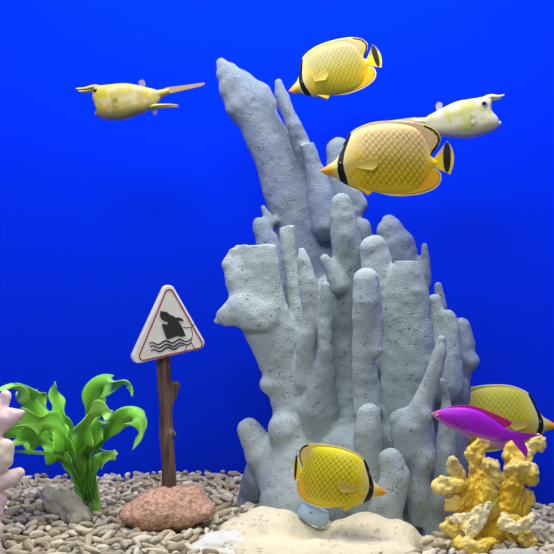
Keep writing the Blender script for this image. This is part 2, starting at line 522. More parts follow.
yA, yB_, yC = lin(236, 196, 18), lin(242, 212, 66), lin(248, 238, 190)
root = empty('yellow_coral', V(490, 540, -.07)[:2] + (0.0,))
tag(root, 'bright yellow knobbly coral with pale cream cups at the right', 'coral')
b = 'branch'
els = [
    E(Z2([(285, 380, 62), (295, 440, 74), (300, 530, 90)]), -.06, .8, col=yA),
    E(Z2([(215, 320, 50), (225, 420, 66)]), -.055, .7, col=yA),
    E(Z2([(350, 330, 56), (365, 430, 66)]), -.055, .7, col=yA),
    E(Z2([(132, 172, 10), (136, 180, 12)]), -.07, .8, b, col=yC, pid=1),
    E(Z2([(72, 276, 14), (80, 274, 15)]), -.075, .8, b, col=yC, pid=1),
    E(Z2([(490, 88, 18), (484, 100, 20)]), -.05, .8, b, col=yC, pid=7),
    E(Z2([(286, 186, 17), (290, 196, 18)]), -.08, .8, b, col=yC, pid=5),
    E(Z2([(462, 230, 14), (466, 250, 10)]), -.06, .8, b, col=yC, pid=7),
    E(Z2([(135, 178, 9), (150, 208, 22), (168, 262, 32), (185, 330, 40)]), [-.07, -.07, -.065, -.06], .8, b, col=yA),
    E(Z2([(78, 275, 14), (110, 262, 22), (160, 268, 28)]), -.075, .8, b, col=yB_, pid=1),
    E(Z2([(252, 98, 24), (242, 130, 27), (234, 180, 25), (240, 245, 36), (255, 330, 48)]), [-.045, -.045, -.045, -.05, -.055], .8, b, col=yA),
    E(Z2([(215, 120, 12), (225, 170, 18)]), -.045, .8, b, col=yA, pid=3),
    E(Z2([(287, 192, 17), (302, 225, 22), (290, 290, 34), (285, 370, 38)]), [-.08, -.08, -.08, -.075], .8, b, col=yB_),
    E(Z2([(300, 190, 13), (320, 230, 14), (330, 262, 14)]), -.088, .8, b, col=yC, pid=5),
    E(Z2([(484, 92, 22), (455, 120, 24), (410, 180, 30), (392, 220, 38), (380, 285, 48), (365, 360, 52)]), [-.05, -.05, -.055, -.06, -.06, -.06], .8, b, col=yA),
    E(Z2([(385, 110, 26), (375, 160, 28), (380, 210, 34)]), -.04, .8, b, col=yA),
    E(Z2([(410, 215, 35), (448, 205, 26), (455, 245, 20)]), -.06, .8, b, col=yB_, pid=7),
    E(Z2([(448, 312, 22), (432, 350, 30), (415, 410, 34)]), -.055, .8, b, col=yA),
    E(Z2([(122, 415, 18), (132, 448, 22), (155, 475, 26)]), -.08, .8, b, col=yA),
    E(Z2([(120, 350, 14), (150, 340, 22)]), -.07, .8, b, col=yA, pid=1),
    # pale cups
    E(Z2([(138, 405, 18), (190, 412, 20), (240, 395, 30), (285, 355, 18)]), [-.09, -.095, -.098, -.094], .3, 'cup', col=yC, pid='cupl'),
    E(Z2([(250, 380, 30), (225, 440, 30), (205, 478, 16)]), [-.096, -.102, -.104], .3, 'cup', col=yC, pid='cupl'),
    E(Z2([(180, 415, 20), (205, 470, 16)]), [-.096, -.103], .3, 'cup', col=yC, pid='cupl'),
    E(Z2([(345, 392, 16), (350, 430, 26), (395, 448, 26), (445, 425, 22), (466, 398, 12)]), [-.092, -.098, -.1, -.096, -.09], .3, 'cup', col=yC, pid='cupr'),
    E(Z2([(365, 415, 26), (420, 425, 20)]), -.092, .4, 'cup', col=yB_, pid='cupr'),
    # low front nub
    E(Z2([(165, 510, 20), (195, 530, 28), (250, 525, 26), (292, 508, 20)]), [-.1, -.105, -.105, -.1], .8, b, col=lin(238, 200, 20)),
    E(Z2([(440, 480, 22), (445, 500, 26)]), -.08, .8, b, col=yB_),
]
wr = random.Random(3)
for i_, e_ in enumerate(list(els)):
    if e_['part'] != 'branch' or len(e_['P']) < 2:
        continue
    for _ in range(17):
        q_ = wr.randrange(len(e_['P']) - 1) if wr.random() > .5 else 0
        t_ = wr.random()
        p_ = e_['P'][q_] * (1 - t_) + e_['P'][q_ + 1] * t_
        r_ = e_['R'][q_] * (1 - t_) + e_['R'][q_ + 1] * t_
        an_ = wr.uniform(0, 2 * math.pi)
        p_ = p_ + np.array([math.cos(an_) * r_, -abs(wr.uniform(.1, .9)) * r_ * e_['ratio'], math.sin(an_) * r_]) * .85
        els.append(dict(P=np.array([p_]), R=np.array([wr.uniform(.0018, .0040)]), ratio=1.0, part='branch', cuts=[], col=wr.choice([yA, yB_, yB_, yC]), pid=e_['pid'] if e_['pid'] is not None else i_))
P, Q, _ = solid(root, els, M['yellow'], 0.0011, 0.0028, [(0.008, 0.0014, 4), (0.004, 0.0016, 5), (0.0022, 0.0009, 6)], floor_cut=-0.014, sigma=.0025)
obstacles.append((P, Q))

# ------------------------------------------------------------------ pink coral on the left edge
root = empty('pink_coral', V(-18, 548, -.075)[:2] + (0.0,))
tag(root, 'pale pink branching coral at the far left edge of the tank', 'coral')
pk, pk2 = lin(244, 212, 212), lin(248, 228, 206)
els = [
    E([(-22, 420, 14), (-20, 470, 18), (-18, 560, 20)], -.075, 1, col=pk),
    E([(6, 396, 5.5), (-2, 408, 9), (-16, 430, 12)], -.08, 1, b, col=pk),
    E([(23, 413, 3.5), (12, 417, 8), (-2, 424, 11), (-16, 440, 13)], -.085, .9, b, col=pk),
    E([(6, 446, 8), (3, 460, 9.5), (-15, 470, 12)], -.09, .9, b, col=pk2),
    E([(20, 473, 5), (12, 478, 8), (-2, 483, 10), (-16, 490, 13)], -.085, .9, b, col=pk),
    E([(2, 500, 6), (-4, 510, 8), (-18, 515, 12)], -.085, .9, b, col=pk),
    E([(0, 528, 4), (-5, 540, 7), (-18, 545, 12)], -.085, .9, b, col=pk2),
]
P, Q, _ = solid(root, els, M['pink'], 0.0015, 0.006, [(0.012, 0.0018, 14), (0.005, 0.0006, 15)], floor_cut=-0.014)
obstacles.append((P, Q))

# ------------------------------------------------------------------ stones
st, st2 = lin(232, 222, 190), lin(216, 210, 188)
root = empty('cream_rock', V(320, 540, -.06)[:2] + (0.0,))
tag(root, 'big low cream-white rock with two smooth humps below the lowest butterflyfish', 'rock')
els = [
    E([(262, 525, 19), (272, 545, 30)], -.03, 1.2, 'rock', col=st),
    E([(235, 538, 18), (270, 540, 26)], -.05, 1.2, 'rock', col=st),
    E([(285, 535, 22), (310, 550, 24)], -.05, 1.3, 'rock', col=st),
    E([(366, 533, 19), (366, 550, 32)], -.055, 1.0, 'rock', col=st),
    E([(345, 545, 24), (395, 545, 24)], -.06, 1.2, 'rock', col=st),
    E([(395, 545, 22), (425, 552, 16)], -.05, 1.3, 'rock', col=st2),
    E([(320, 565, 26), (400, 570, 26)], -.095, 1.0, 'rock', col=st),
    E([(250, 565, 24), (300, 570, 26)], -.095, 1.0, 'rock', col=st),
]
P, Q, _ = solid(root, els, M['stone'], 0.002, 0.012, [(0.035, 0.0034, 21), (0.012, 0.0012, 22), (0.005, 0.0005, 23)], floor_cut=-0.015, split=False)
obstacles.append((P, Q))

root = empty('layered_rock', V(215, 548, -.09)[:2] + (0.0,))
tag(root, 'low whitish rough layered rock at the front, left of the cream rock', 'rock')
w1 = lin(226, 226, 218)
els = [
    E([(197, 551, 10), (225, 545, 12), (240, 548, 12)], -.085, 1.4, 'rock', col=w1),
    E([(210, 541, 7), (236, 536, 9)], -.06, 1.2, 'rock', col=w1),
    E([(200, 566, 14), (240, 566, 16)], -.1, 1.2, 'rock', col=w1),
]
P, Q, _ = solid(root, els, M['stone'], 0.0018, 0.005, [(0.014, 0.0028, 31), (0.006, 0.0016, 32)], stretch=(2.2, 1.5, .6), floor_cut=-0.015, split=False)
obstacles.append((P, Q))

root = empty('flat_stone', V(505, 556, -.1)[:2] + (0.0,))
tag(root, 'pale grey flat stone in front of the yellow coral at the bottom edge', 'rock')
els = [E([(500, 565, 14), (530, 564, 15)], -.125, .9, 'stone', col=lin(206, 204, 192))]
P, Q, _ = solid(root, els, M['stone'], 0.0018, 0.005, [(0.02, 0.0015, 41), (0.006, 0.0005, 42)], floor_cut=-0.015, split=False)
obstacles.append((P, Q))

root = empty('coral_stub', V(318, 518, -.03)[:2] + (V(318, 518, -.03)[2],))
tag(root, 'small pale blue-grey coral stub lying under the lowest butterflyfish', 'rock')
els = [E([(307, 512, 9), (319, 517, 9.5), (325, 519, 8.5)], [-.055, -.062, -.066], 1, 'stub', cuts=[(327, 516, 1, -.2)], col=lin(178, 204, 222))]
P, Q, _ = solid(root, els, M['coral'], 0.0012, 0.003, [(0.01, 0.0006, 51), (0.004, 0.0003, 52)], split=False)
obstacles.append((P, Q))

root = empty('grey_rock', V(68, 505, .04)[:2] + (0.0,))
tag(root, 'long mottled grey rock lying at the foot of the green plant', 'rock')
gr = lin(184, 178, 152)
els = [
    E([(47, 495, 7), (60, 500, 10), (72, 507, 10), (81, 514, 8), (87, 518, 4)], [.045, .035, .025, .01, .0], 1, 'rock', col=gr),
    E([(52, 505, 8), (68, 514, 8), (78, 520, 6)], [.035, .025, .005], 1, 'rock', col=gr),
]
P, Q, _ = solid(root, els, M['greyrock'], 0.0015, 0.004, [(0.014, 0.0026, 61), (0.006, 0.0018, 62), (.003, .0006, 63)], floor_cut=-0.012, split=False)
obstacles.append((P, Q))

# ------------------------------------------------------------------ warning sign
root = empty('warning_sign', V(168, 522, 0)[:2] + (0.0,))
tag(root, 'white triangular shark warning sign on a brown post in a terracotta mound', 'sign')
els = [
    E([(134, 511, 9), (150, 505, 12)], -.005, 1.9, 'mound', col=lin(222, 178, 154)),
    E([(150, 505, 12), (163, 500, 14), (176, 503, 13)], -.002, 2.0, 'mound', col=lin(222, 178, 154)),
    E([(176, 503, 13), (192, 499, 13), (203, 507, 9)], .0, 1.9, 'mound', col=lin(214, 170, 146)),
    E([(128, 515, 7), (150, 517, 9), (180, 517, 9), (207, 511, 7)], -.012, 2.0, 'mound', col=lin(222, 178, 154)),
    E([(150, 518, 12), (185, 516, 12)], -.005, 1.8, 'mound', col=lin(214, 170, 146)),
]
P, Q, _ = solid(root, els, M['mound'], 0.0015, 0.011, [(0.016, 0.0012, 71), (0.006, 0.0009, 72), (0.003, 0.0006, 73)], floor_cut=-0.012, split=False)
obstacles.append((P, Q))
wd = lin(124, 98, 84)
els = [
    E([(164, 352, 7.2), (164.5, 385, 7.2), (166, 420, 7), (168, 455, 7), (168.5, 496, 8)], .0, .9, 'post', col=wd),
    E([(167, 405, 6), (172, 395, 5), (175.5, 385, 4.3)], -.001, .9, 'post', cuts=[(175, 381.5, .1, 1)], col=wd),
    E([(171.5, 434, 4)], -.005, .8, 'post', col=lin(150, 130, 118)),
]
solid(root, els, M['bark'], 0.0011, 0.003, [(0.004, 0.0015, 81), (0.0022, 0.0008, 82)], stretch=(1, 1, 10), split=False)

YAW = math.radians(20)
SGN_Y = -0.012
SGN_C = (268, 300)          # centre of the board in the close-up


def sign_pt(u, v):
    """point of the board's face, in the board's own axes (metres)"""
    d = (SGN_Y - CAMY) / FPX / 4.617
    return ((u - SGN_C[0]) * d / math.cos(YAW), (SGN_C[1] - v) * d)


def round_poly(pts, rad, n=8):
    out = []
    m = len(pts)
    for i in range(m):
        p, a, c_ = (np.array(pts[j % m], float) for j in (i, i - 1, i + 1))
        da, dc = a - p, c_ - p
        da /= np.linalg.norm(da)
        dc /= np.linalg.norm(dc)
        half = math.acos(np.clip(da @ dc, -1, 1)) / 2
        t = rad / math.tan(half)
        s_, e_ = p + da * t, p + dc * t
        cen = p + (da + dc) / np.linalg.norm(da + dc) * rad / math.sin(half)
        a0 = math.atan2(*(s_ - cen)[::-1])
        a1 = math.atan2(*(e_ - cen)[::-1])
        dd = (a1 - a0 + math.pi) % (2 * math.pi) - math.pi
        for k_ in range(n + 1):
            an = a0 + dd * k_ / n
            out.append(cen + rad * np.array([math.cos(an), math.sin(an)]))
    return out


def board_mesh(poly, y0, y1, bevel):
    """outline in (x, z) extruded from y0 (front) to y1, edges softened"""
    bm = bmesh.new()
    vs = [bm.verts.new((p[0], y0, p[1])) for p in poly]
    f = bm.faces.new(vs)
    r = bmesh.ops.extrude_face_region(bm, geom=[f])
    for g in r['geom']:
        if isinstance(g, bmesh.types.BMVert):
            g.co.y = y1
    bmesh.ops.recalc_face_normals(bm, faces=bm.faces)
    if bevel:
        ed = [e for e in bm.edges if abs(e.verts[0].co.y - e.verts[1].co.y) < 1e-7]
        bmesh.ops.bevel(bm, geom=ed, offset=bevel, segments=3, affect='EDGES', profile=.6)
    big = [f for f in bm.faces if len(f.verts) > 4]
    bmesh.ops.triangulate(bm, faces=big)
    me = bpy.data.meshes.new('board')
    bm.to_mesh(me)
    bm.free()
    return me


def ribbon_mesh(path, hw, y0, y1, closed=False):
    path = np.array(path, float)
    n = len(path)
    L, R = [], []
    for i in range(n):
        a = path[(i - 1) % n] if (closed or i > 0) else path[i]
        c_ = path[(i + 1) % n] if (closed or i < n - 1) else path[i]
        t = c_ - a
        t /= max(np.linalg.norm(t), 1e-9)
        nn = np.array([-t[1], t[0]])
        w_ = hw if np.isscalar(hw) else hw[i]
        L.append(path[i] + nn * w_)
        R.append(path[i] - nn * w_)
    vs = [(p[0], y0, p[1]) for p in L] + [(p[0], y0, p[1]) for p in R] + [(p[0], y1, p[1]) for p in L] + [(p[0], y1, p[1]) for p in R]
    fs = []
    for i in range(n if closed else n - 1):
        j = (i + 1) % n
        fs += [(i, j, n + j, n + i), (i, 2 * n + i, 2 * n + j, j), (n + i, n + j, 3 * n + j, 3 * n + i)]
    if not closed:
        fs += [(0, n, 3 * n, 2 * n), (n - 1, 3 * n - 1, 4 * n - 1, 2 * n - 1)]
    me = make_mesh('ribbon', vs, fs, smooth=False)
    bm = bmesh.new()
    bm.from_mesh(me)
    bmesh.ops.recalc_face_normals(bm, faces=bm.faces)
    bm.to_mesh(me)
    bm.free()
    return me


bp = V(110 + SGN_C[0] / 4.617, 270 + SGN_C[1] / 4.617, SGN_Y)
white = mat_plain('sign_white', lin(242, 240, 230), 0.6, .12, 60, .15, 200, col2=lin(230, 226, 210))
red = mat_plain('sign_red', lin(168, 62, 48), 0.6, .2, 120)
ink = mat_plain('sign_ink', lin(52, 52, 50), 0.75, .3, 200)
crk = mat_plain('sign_crack', lin(96, 88, 70), 0.8)
tri = round_poly([sign_pt(*p) for p in ((270, 37), (92, 438), (448, 360))], .0062)
board = link('board', board_mesh(tri, 0, .0105, .0014), white, root)
board['label'] = 'white triangular board with rounded corners'
board.location = Vector(bp) - root.location
board.rotation_euler = (0, 0, YAW)
ring = round_poly([sign_pt(*p) for p in ((271, 66), (130, 420), (432, 359))], .0042)
link('border', ribbon_mesh(ring, .00062, -.0004, .0004, True), red, board)['label'] = 'thin red triangular border line'
shark = [(233, 189), (250, 191), (266, 196), (274, 206), (290, 211), (306, 226), (318, 243), (330, 264), (340, 288), (346, 305), (326, 309), (308, 305), (290, 312), (270, 319), (262, 318), (254, 296), (247, 274), (240, 252), (248, 246), (254, 250), (262, 252), (268, 246), (266, 240), (256, 238), (246, 232), (238, 226), (232, 212)]
sk = link('shark', board_mesh([sign_pt(*p) for p in shark], -.0007, .0003, 0), ink, board)
sk['label'] = 'dark shark figure rising open-mouthed'
link('shark_fin', board_mesh([sign_pt(*p) for p in [(298, 221), (314, 219), (330, 225), (338, 236), (326, 236), (312, 233)]], -.0007, .0003, 0), ink, sk)
for k_, (v0, u0, u1) in enumerate(((340, 184, 372), (356, 188, 372), (374, 192, 340))):
    pts = []
    for i in range(49):
        t = i / 48
        u = u0 + (u1 - u0) * t
        pts.append(sign_pt(u, v0 - 17 * t - (4 if k_ == 2 else 0) * t - 6.5 * math.sin(t * (u1 - u0) / 62 * 2 * math.pi + .5)))
    hw = [.0008 * (0.45 + .55 * math.sin(math.pi * min(1, max(0, i / 48)))) for i in range(49)]
    link('wave', ribbon_mesh(pts, hw, -.0005, .0003), ink, board)
for pts in ([(386, 250), (372, 268), (378, 300), (370, 335), (384, 358), (402, 380)], [(336, 264), (352, 268), (372, 266)], [(372, 335), (352, 352), (336, 390)]):
    link('crack', ribbon_mesh([sign_pt(*p) for p in pts], .00035, -.0003, .0003), crk, board)

# ------------------------------------------------------------------ green plant
def catmull(P, n):
    P = np.asarray(P, float)
    P = np.vstack([2 * P[0] - P[1], P, 2 * P[-1] - P[-2]])
    m = len(P) - 3
    t = np.linspace(0, m - 1e-9, n)
    i = t.astype(int)
    f = (t - i)[:, None]
    a, b_, c_, d = P[i], P[i + 1], P[i + 2], P[i + 3]
    return .5 * (2 * b_ + (c_ - a) * f + (2 * a - 5 * b_ + 4 * c_ - d) * f ** 2 + (3 * b_ - 3 * c_ + d - a) * f ** 3)


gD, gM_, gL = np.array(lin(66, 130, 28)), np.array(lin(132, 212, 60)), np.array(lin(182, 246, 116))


def leaf(parent, pts, seed, ruf=1.0, dark=0.0, tw=(0.5, 0.0)):
    """pts: (u, v, half width, depth) in the close-up of the plant"""
    r = random.Random(seed)
    n, m = 64, 13
    world = [V(p[0] / 3.256, 360 + p[1] / 3.256, p[3]) for p in pts]
    S = catmull(world, n)
    Wd = catmull([(p[2] / 3.256 * (1 + p[3]) / 1000, 0, 0) for p in pts], n)[:, 0]
    T = np.gradient(S, axis=0)
    T /= np.linalg.norm(T, axis=1, keepdims=True)
    side = np.cross(T, np.array([0, -1.0, 0]))
    side /= np.maximum(np.linalg.norm(side, axis=1, keepdims=True), 1e-6)
    nor = np.cross(side, T)
    ph, ph2 = r.uniform(0, 6), r.uniform(0, 6)
    vs, cs = [], []
    for i in range(n):
        t = i / (n - 1)
        tip = min(1.0, (1 - t) / .10) ** .6
        w_ = max(Wd[i] * tip, .0004)
        a = tw[0] + (tw[1] - tw[0]) * t
        sd = side[i] * math.cos(a) + nor[i] * math.sin(a)
        nr = nor[i] * math.cos(a) - side[i] * math.sin(a)
        for j in range(m):
            q = j / (m - 1) * 2 - 1
            wave = math.sin(t * 15 + ph + (1.7 if q > 0 else 0)) * abs(q) ** 1.6
            wv2 = math.sin(t * 26 + ph2 + (2.4 if q > 0 else 0)) * abs(q) ** 2
            act = ruf * min(1, w_ / .006)
            p = S[i] + sd * q * w_ * (1 + .42 * ruf * wv2 * sstep(.2, .8, abs(q))) + nr * (act * (.0105 * wave + .004 * wv2) + .0025 * q * q * act)
            vs.append(p)
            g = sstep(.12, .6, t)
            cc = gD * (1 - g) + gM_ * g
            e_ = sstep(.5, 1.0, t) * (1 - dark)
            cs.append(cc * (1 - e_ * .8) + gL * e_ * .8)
    vs = np.array(vs)
    fs = [(i * m + j, i * m + j + 1, (i + 1) * m + j + 1, (i + 1) * m + j) for i in range(n - 1) for j in range(m - 1)]
    me = make_mesh('leaf', vs - np.array(parent.location), fs, np.array(cs))
    o = link('leaf', me, M['leaf'], parent)
    md = o.modifiers.new('thickness', 'SOLIDIFY')
    md.thickness = .0007
    md.offset = 0
    return o


root = empty('aquarium_plant', V(92, 510, .065)[:2] + (0.0,))
tag(root, 'bright green plastic aquarium plant with broad wavy leaves at the left', 'plant')
bx, by = 292, 452
leaves = [
    ([(bx - 8, by, 9, .04), (245, 390, 6, .06), (195, 300, 14, .08), (140, 210, 28, .09), (95, 130, 30, .08), (55, 90, 26, .06), (0, 100, 16, .03)], 1, 1.2, .0, (.5, -.6)),
    ([(bx - 6, by, 9, .035), (235, 370, 7, .04), (190, 300, 22, .04), (130, 255, 34, .03), (70, 240, 34, .02), (0, 235, 26, 0.01), (-40, 230, 14, 0.0)], 2, .8, .9, (.2, .3)),
    ([(bx - 2, by, 9, .03), (255, 370, 7, .02), (225, 290, 18, .01), (185, 225, 32, 0.0), (130, 205, 30, -.01), (75, 215, 24, -.015), (55, 225, 8, -.015)], 3, 1.3, .0, (.3, -.7)),
    ([(bx, by, 4, .03), (255, 380, 4, .02), (215, 325, 5, .01), (150, 305, 6, 0.0), (40, 296, 6, -.01)], 4, .0, .8, (.3, .3)),
    ([(bx - 5, by, 9, .05), (265, 370, 7, .07), (240, 270, 20, .09), (205, 190, 26, .1), (180, 125, 17, .1), (178, 70, 6, .095)], 5, 1.1, .6, (.4, -.2)),
    ([(bx, by, 9, .03), (272, 380, 7, .015), (262, 280, 22, 0.0), (280, 205, 30, -.01), (320, 168, 26, -.02), (368, 165, 9, -.02)], 6, 1.2, .0, (.4, -.8)),
    ([(bx + 4, by, 9, .05), (285, 370, 7, .06), (290, 260, 18, .07), (305, 150, 26, .07), (325, 85, 30, .06), (375, 75, 22, .04), (415, 72, 16, .03), (430, 120, 8, .025)], 7, 1.1, .1, (.5, -.5)),
    ([(bx + 8, by, 9, .04), (305, 380, 6, .04), (315, 300, 16, .04), (355, 225, 22, .03), (410, 185, 24, .02), (452, 190, 25, .01), (462, 240, 20, .005), (432, 292, 5, .0)], 8, 1.0, .0, (.3, -.3)),
    ([(bx + 6, by, 9, .03), (300, 400, 6, .02), (308, 345, 14, .01), (335, 318, 25, 0.005), (365, 308, 18, 0.0), (384, 305, 5, 0.0)], 9, .7, .0, (.2, .1)),
    ([(bx - 6, by, 9, .06), (240, 370, 7, .09), (190, 270, 20, .12), (150, 180, 24, .13), (130, 120, 16, .13), (120, 95, 6, .12)], 10, 1.0, .8, (.4, .1)),
    ([(bx - 3, by, 9, .045), (258, 370, 9, .05), (230, 300, 14, .055), (215, 240, 13, .06), (200, 200, 5, .06)], 11, .8, .9, (.2, .4)),
    ([(bx - 4, by, 9, .04), (250, 380, 8, .03), (200, 310, 20, .02), (150, 270, 30, .015), (110, 250, 28, .01), (60, 262, 20, .0), (20, 275, 8, .0)], 13, 1.2, .3, (.3, -.4)),
    ([(bx + 2, by, 9, .03), (285, 380, 9, .02), (290, 290, 20, .01), (305, 230, 26, .0), (330, 200, 20, -.005), (356, 205, 6, -.005)], 14, 1.2, .2, (.2, -.5)),
    ([(bx, by, 9, .045), (280, 380, 9, .05), (283, 300, 14, .055), (298, 240, 13, .06), (330, 200, 5, .06)], 12, .8, .9, (.1, .4)),
]
for a in leaves:
    leaf(root, *a)
els = [E([(83 + k_ * 3.4, 486 - abs(k_ - 2) * 2.5, 1.7), (89 + k_ * 2.2, 500, 2.5), (91 + k_ * 1.8, 512, 3.2)], .052 + .004 * (k_ % 2), 1, 'rootstock', col=lin(158, 204, 90)) for k_ in range(5)]
P, Q, _ = solid(root, els, M['leaf'], .0011, .002, [(.004, .0006, 91)], split=False)
obstacles.append((P, Q))


# ------------------------------------------------------------------ fish tools
def pl(pts, x):
    a = np.array(pts, float)
    # smooth cubic (monotone-ish) interpolation through the outline points
    s = catmull(a, 400)
    o_ = np.argsort(s[:, 0])
    return np.interp(x, s[o_, 0], s[o_, 1])


def dist_poly(u, v, pts):
    P_ = np.array(pts, float)
    best = np.full(u.shape, 1e9)
    for a, b_ in zip(P_[:-1], P_[1:]):
        ab = b_ - a
        t = np.clip(((u - a[0]) * ab[0] + (v - a[1]) * ab[1]) / (ab @ ab), 0, 1)
        best = np.minimum(best, np.hypot(u - a[0] - t * ab[0], v - a[1] - t * ab[1]))
    return best


class Fish:
    """side-view drawing units (u right, v down) become a solid fish, head towards -x"""

    def __init__(self, root, unit, uc, vc, colour, bend=0.0, bend_from=0.0):
        self.root, self.k, self.uc, self.vc, self.colour, self.bend, self.bf = root, unit, uc, vc, colour, bend, bend_from

    def loc(self, u, v, y):
        u, v, y = (np.asarray(a, float) for a in (u, v, y))
        if self.bend:
            a = self.bend * np.maximum(u - self.bf, 0)
            u, y = np.minimum(u, self.bf) + np.sin(a) / self.bend - np.sin(a) * y, (1 - np.cos(a)) / self.bend + np.cos(a) * y
        return np.stack([(u - self.uc) * self.k, y * self.k, (self.vc - v) * self.k], -1)

    def body(self, top, bot, wid, n=200, m=96, power=1.0, mat=None):
        u = np.linspace(top[0][0], top[-1][0], n)
        u = top[0][0] + (top[-1][0] - top[0][0]) * (1 - np.cos(np.linspace(0, np.pi, n))) / 2 * .35 + (u - top[0][0]) * .65
        zt, zb, wv = pl(top, u), pl(bot, u), np.maximum(pl(wid, u), .3)
        th = np.linspace(0, 2 * np.pi, m, endpoint=False)
        cs, sn = np.cos(th), np.sin(th)
        cp = np.sign(cs) * np.abs(cs) ** power
        sp = np.sign(sn) * np.abs(sn) ** power
        mid, hf = (zt + zb) / 2, np.maximum((zb - zt) / 2, .3)
        U = np.repeat(u[:, None], m, 1)
        Vv = mid[:, None] - hf[:, None] * cp[None]
        Yy = wv[:, None] * sp[None]
        self.prof = (top, bot, wid)
        vs = self.loc(U, Vv, Yy).reshape(-1, 3)
        fs = [(i * m + j, i * m + (j + 1) % m, (i + 1) * m + (j + 1) % m, (i + 1) * m + j) for i in range(n - 1) for j in range(m)]
        fs.append(tuple(range(m))[::-1])
        fs.append(tuple(range((n - 1) * m, n * m)))
        me = make_mesh('body', vs, fs, self.colour(U.ravel(), Vv.ravel()))
        bm = bmesh.new()
        bm.from_mesh(me)
        bmesh.ops.recalc_face_normals(bm, faces=bm.faces)
        bm.to_mesh(me)
        bm.free()
        return link('body', me, mat or M['fish'], self.root)

    def width_at(self, u, v):
        top, bot, wid = self.prof
        zt, zb, w_ = pl(top, [u])[0], pl(bot, [u])[0], pl(wid, [u])[0]
        q = np.clip((v - (zt + zb) / 2) / max((zb - zt) / 2, .1), -1, 1)
        return w_ * math.sqrt(max(0, 1 - q * q))

    def fin(self, name, inner, outer, t0=3.0, t1=.6, n=90, m=24, mat=None, y0=0.0, y1=0.0, ray=0.0, col=None):
        A, B = (self._resample(catmull(c_, 200), n) for c_ in (inner, outer))
        q = np.linspace(0, 1, m)
        U = A[:, None, 0] * (1 - q) + B[:, None, 0] * q
        Vv = A[:, None, 1] * (1 - q) + B[:, None, 1] * q
        T = t0 + (t1 - t0) * q[None] + 0 * U
        off = y0 + (y1 - y0) * q[None] + ray * np.sin(np.arange(n) * 1.1)[:, None] * q[None]
        vs = np.concatenate([self.loc(U, Vv, off - T).reshape(-1, 3), self.loc(U, Vv, off + T).reshape(-1, 3)])
        fs = []
        N0 = n * m
        for i in range(n - 1):
            for j in range(m - 1):
                a, b_, c_, d = i * m + j, i * m + j + 1, (i + 1) * m + j + 1, (i + 1) * m + j
                fs += [(a, b_, c_, d), (N0 + d, N0 + c_, N0 + b_, N0 + a)]
        for i in range(n - 1):
            for j in (0, m - 1):
                a, d = i * m + j, (i + 1) * m + j
                fs.append((a, d, N0 + d, N0 + a))
        for j in range(m - 1):
            for i in (0, n - 1):
                a, d = i * m + j, i * m + j + 1
                fs.append((a, d, N0 + d, N0 + a))
        cc = self.colour(U.ravel(), Vv.ravel()) if col is None else np.tile(np.array(col), (n * m, 1))
        me = make_mesh(name, vs, fs, np.concatenate([cc, cc]))
        bm = bmesh.new()
        bm.from_mesh(me)
        bmesh.ops.recalc_face_normals(bm, faces=bm.faces)
        bm.to_mesh(me)
        bm.free()
        return link(name, me, mat or M['fin'], self.root)

    @staticmethod
    def _resample(P_, n):
        d = np.r_[0, np.cumsum(np.linalg.norm(np.diff(P_, axis=0), axis=1))]
        t = np.linspace(0, d[-1], n)
        return np.stack([np.interp(t, d, P_[:, i]) for i in range(2)], 1)

    def eye(self, u, v, r, y, ring=1.5, iris=None):
        for sgn in (-1, 1):
            bm = bmesh.new()
            bmesh.ops.create_uvsphere(bm, u_segments=20, v_segments=12, radius=r * ring * self.k)
            for q in bm.verts:
                q.co.y *= .5
            me = bpy.data.meshes.new('eye')
            bm.to_mesh(me)
            bm.free()
            me.polygons.foreach_set('use_smooth', [True] * len(me.polygons))
            o_ = link('eye', me, iris or M['iris'], self.root)
            o_.location = self.loc(u, v, sgn * y)
            bm = bmesh.new()
            bmesh.ops.create_uvsphere(bm, u_segments=20, v_segments=12, radius=r * self.k)
            for q in bm.verts:
                q.co.y *= .6
            me = bpy.data.meshes.new('pupil')
            bm.to_mesh(me)
            bm.free()
            me.polygons.foreach_set('use_smooth', [True] * len(me.polygons))
            p_ = link('pupil', me, M['eye'], o_)
            p_.location = (0, sgn * r * ring * .28 * self.k, 0)


def mixc(c0, c1, f):
    f = np.clip(f, 0, 1)[:, None]
    return c0 * (1 - f) + np.asarray(c1)[None] * f


BT = [(20, 222), (45, 205), (75, 184), (95, 156), (113, 122), (136, 90), (175, 66), (240, 51), (310, 51), (365, 64), (400, 92), (420, 140), (432, 172), (452, 182)]
BB = [(20, 222), (40, 238), (70, 246), (95, 263), (120, 278), (160, 293), (220, 303), (280, 308), (335, 306), (380, 290), (408, 262), (424, 235), (436, 214), (452, 208)]
BW = [(20, 1.5), (40, 8), (70, 17), (100, 28), (150, 39), (220, 44), (300, 38), (360, 26), (410, 13), (452, 4)]
BAND = [(126, 90), (114, 122), (100, 160), (92, 195), (94, 225), (104, 255), (111, 280)]
DLINE = [(405, 60), (438, 75), (455, 95), (458, 112), (450, 132), (436, 150), (428, 166)]


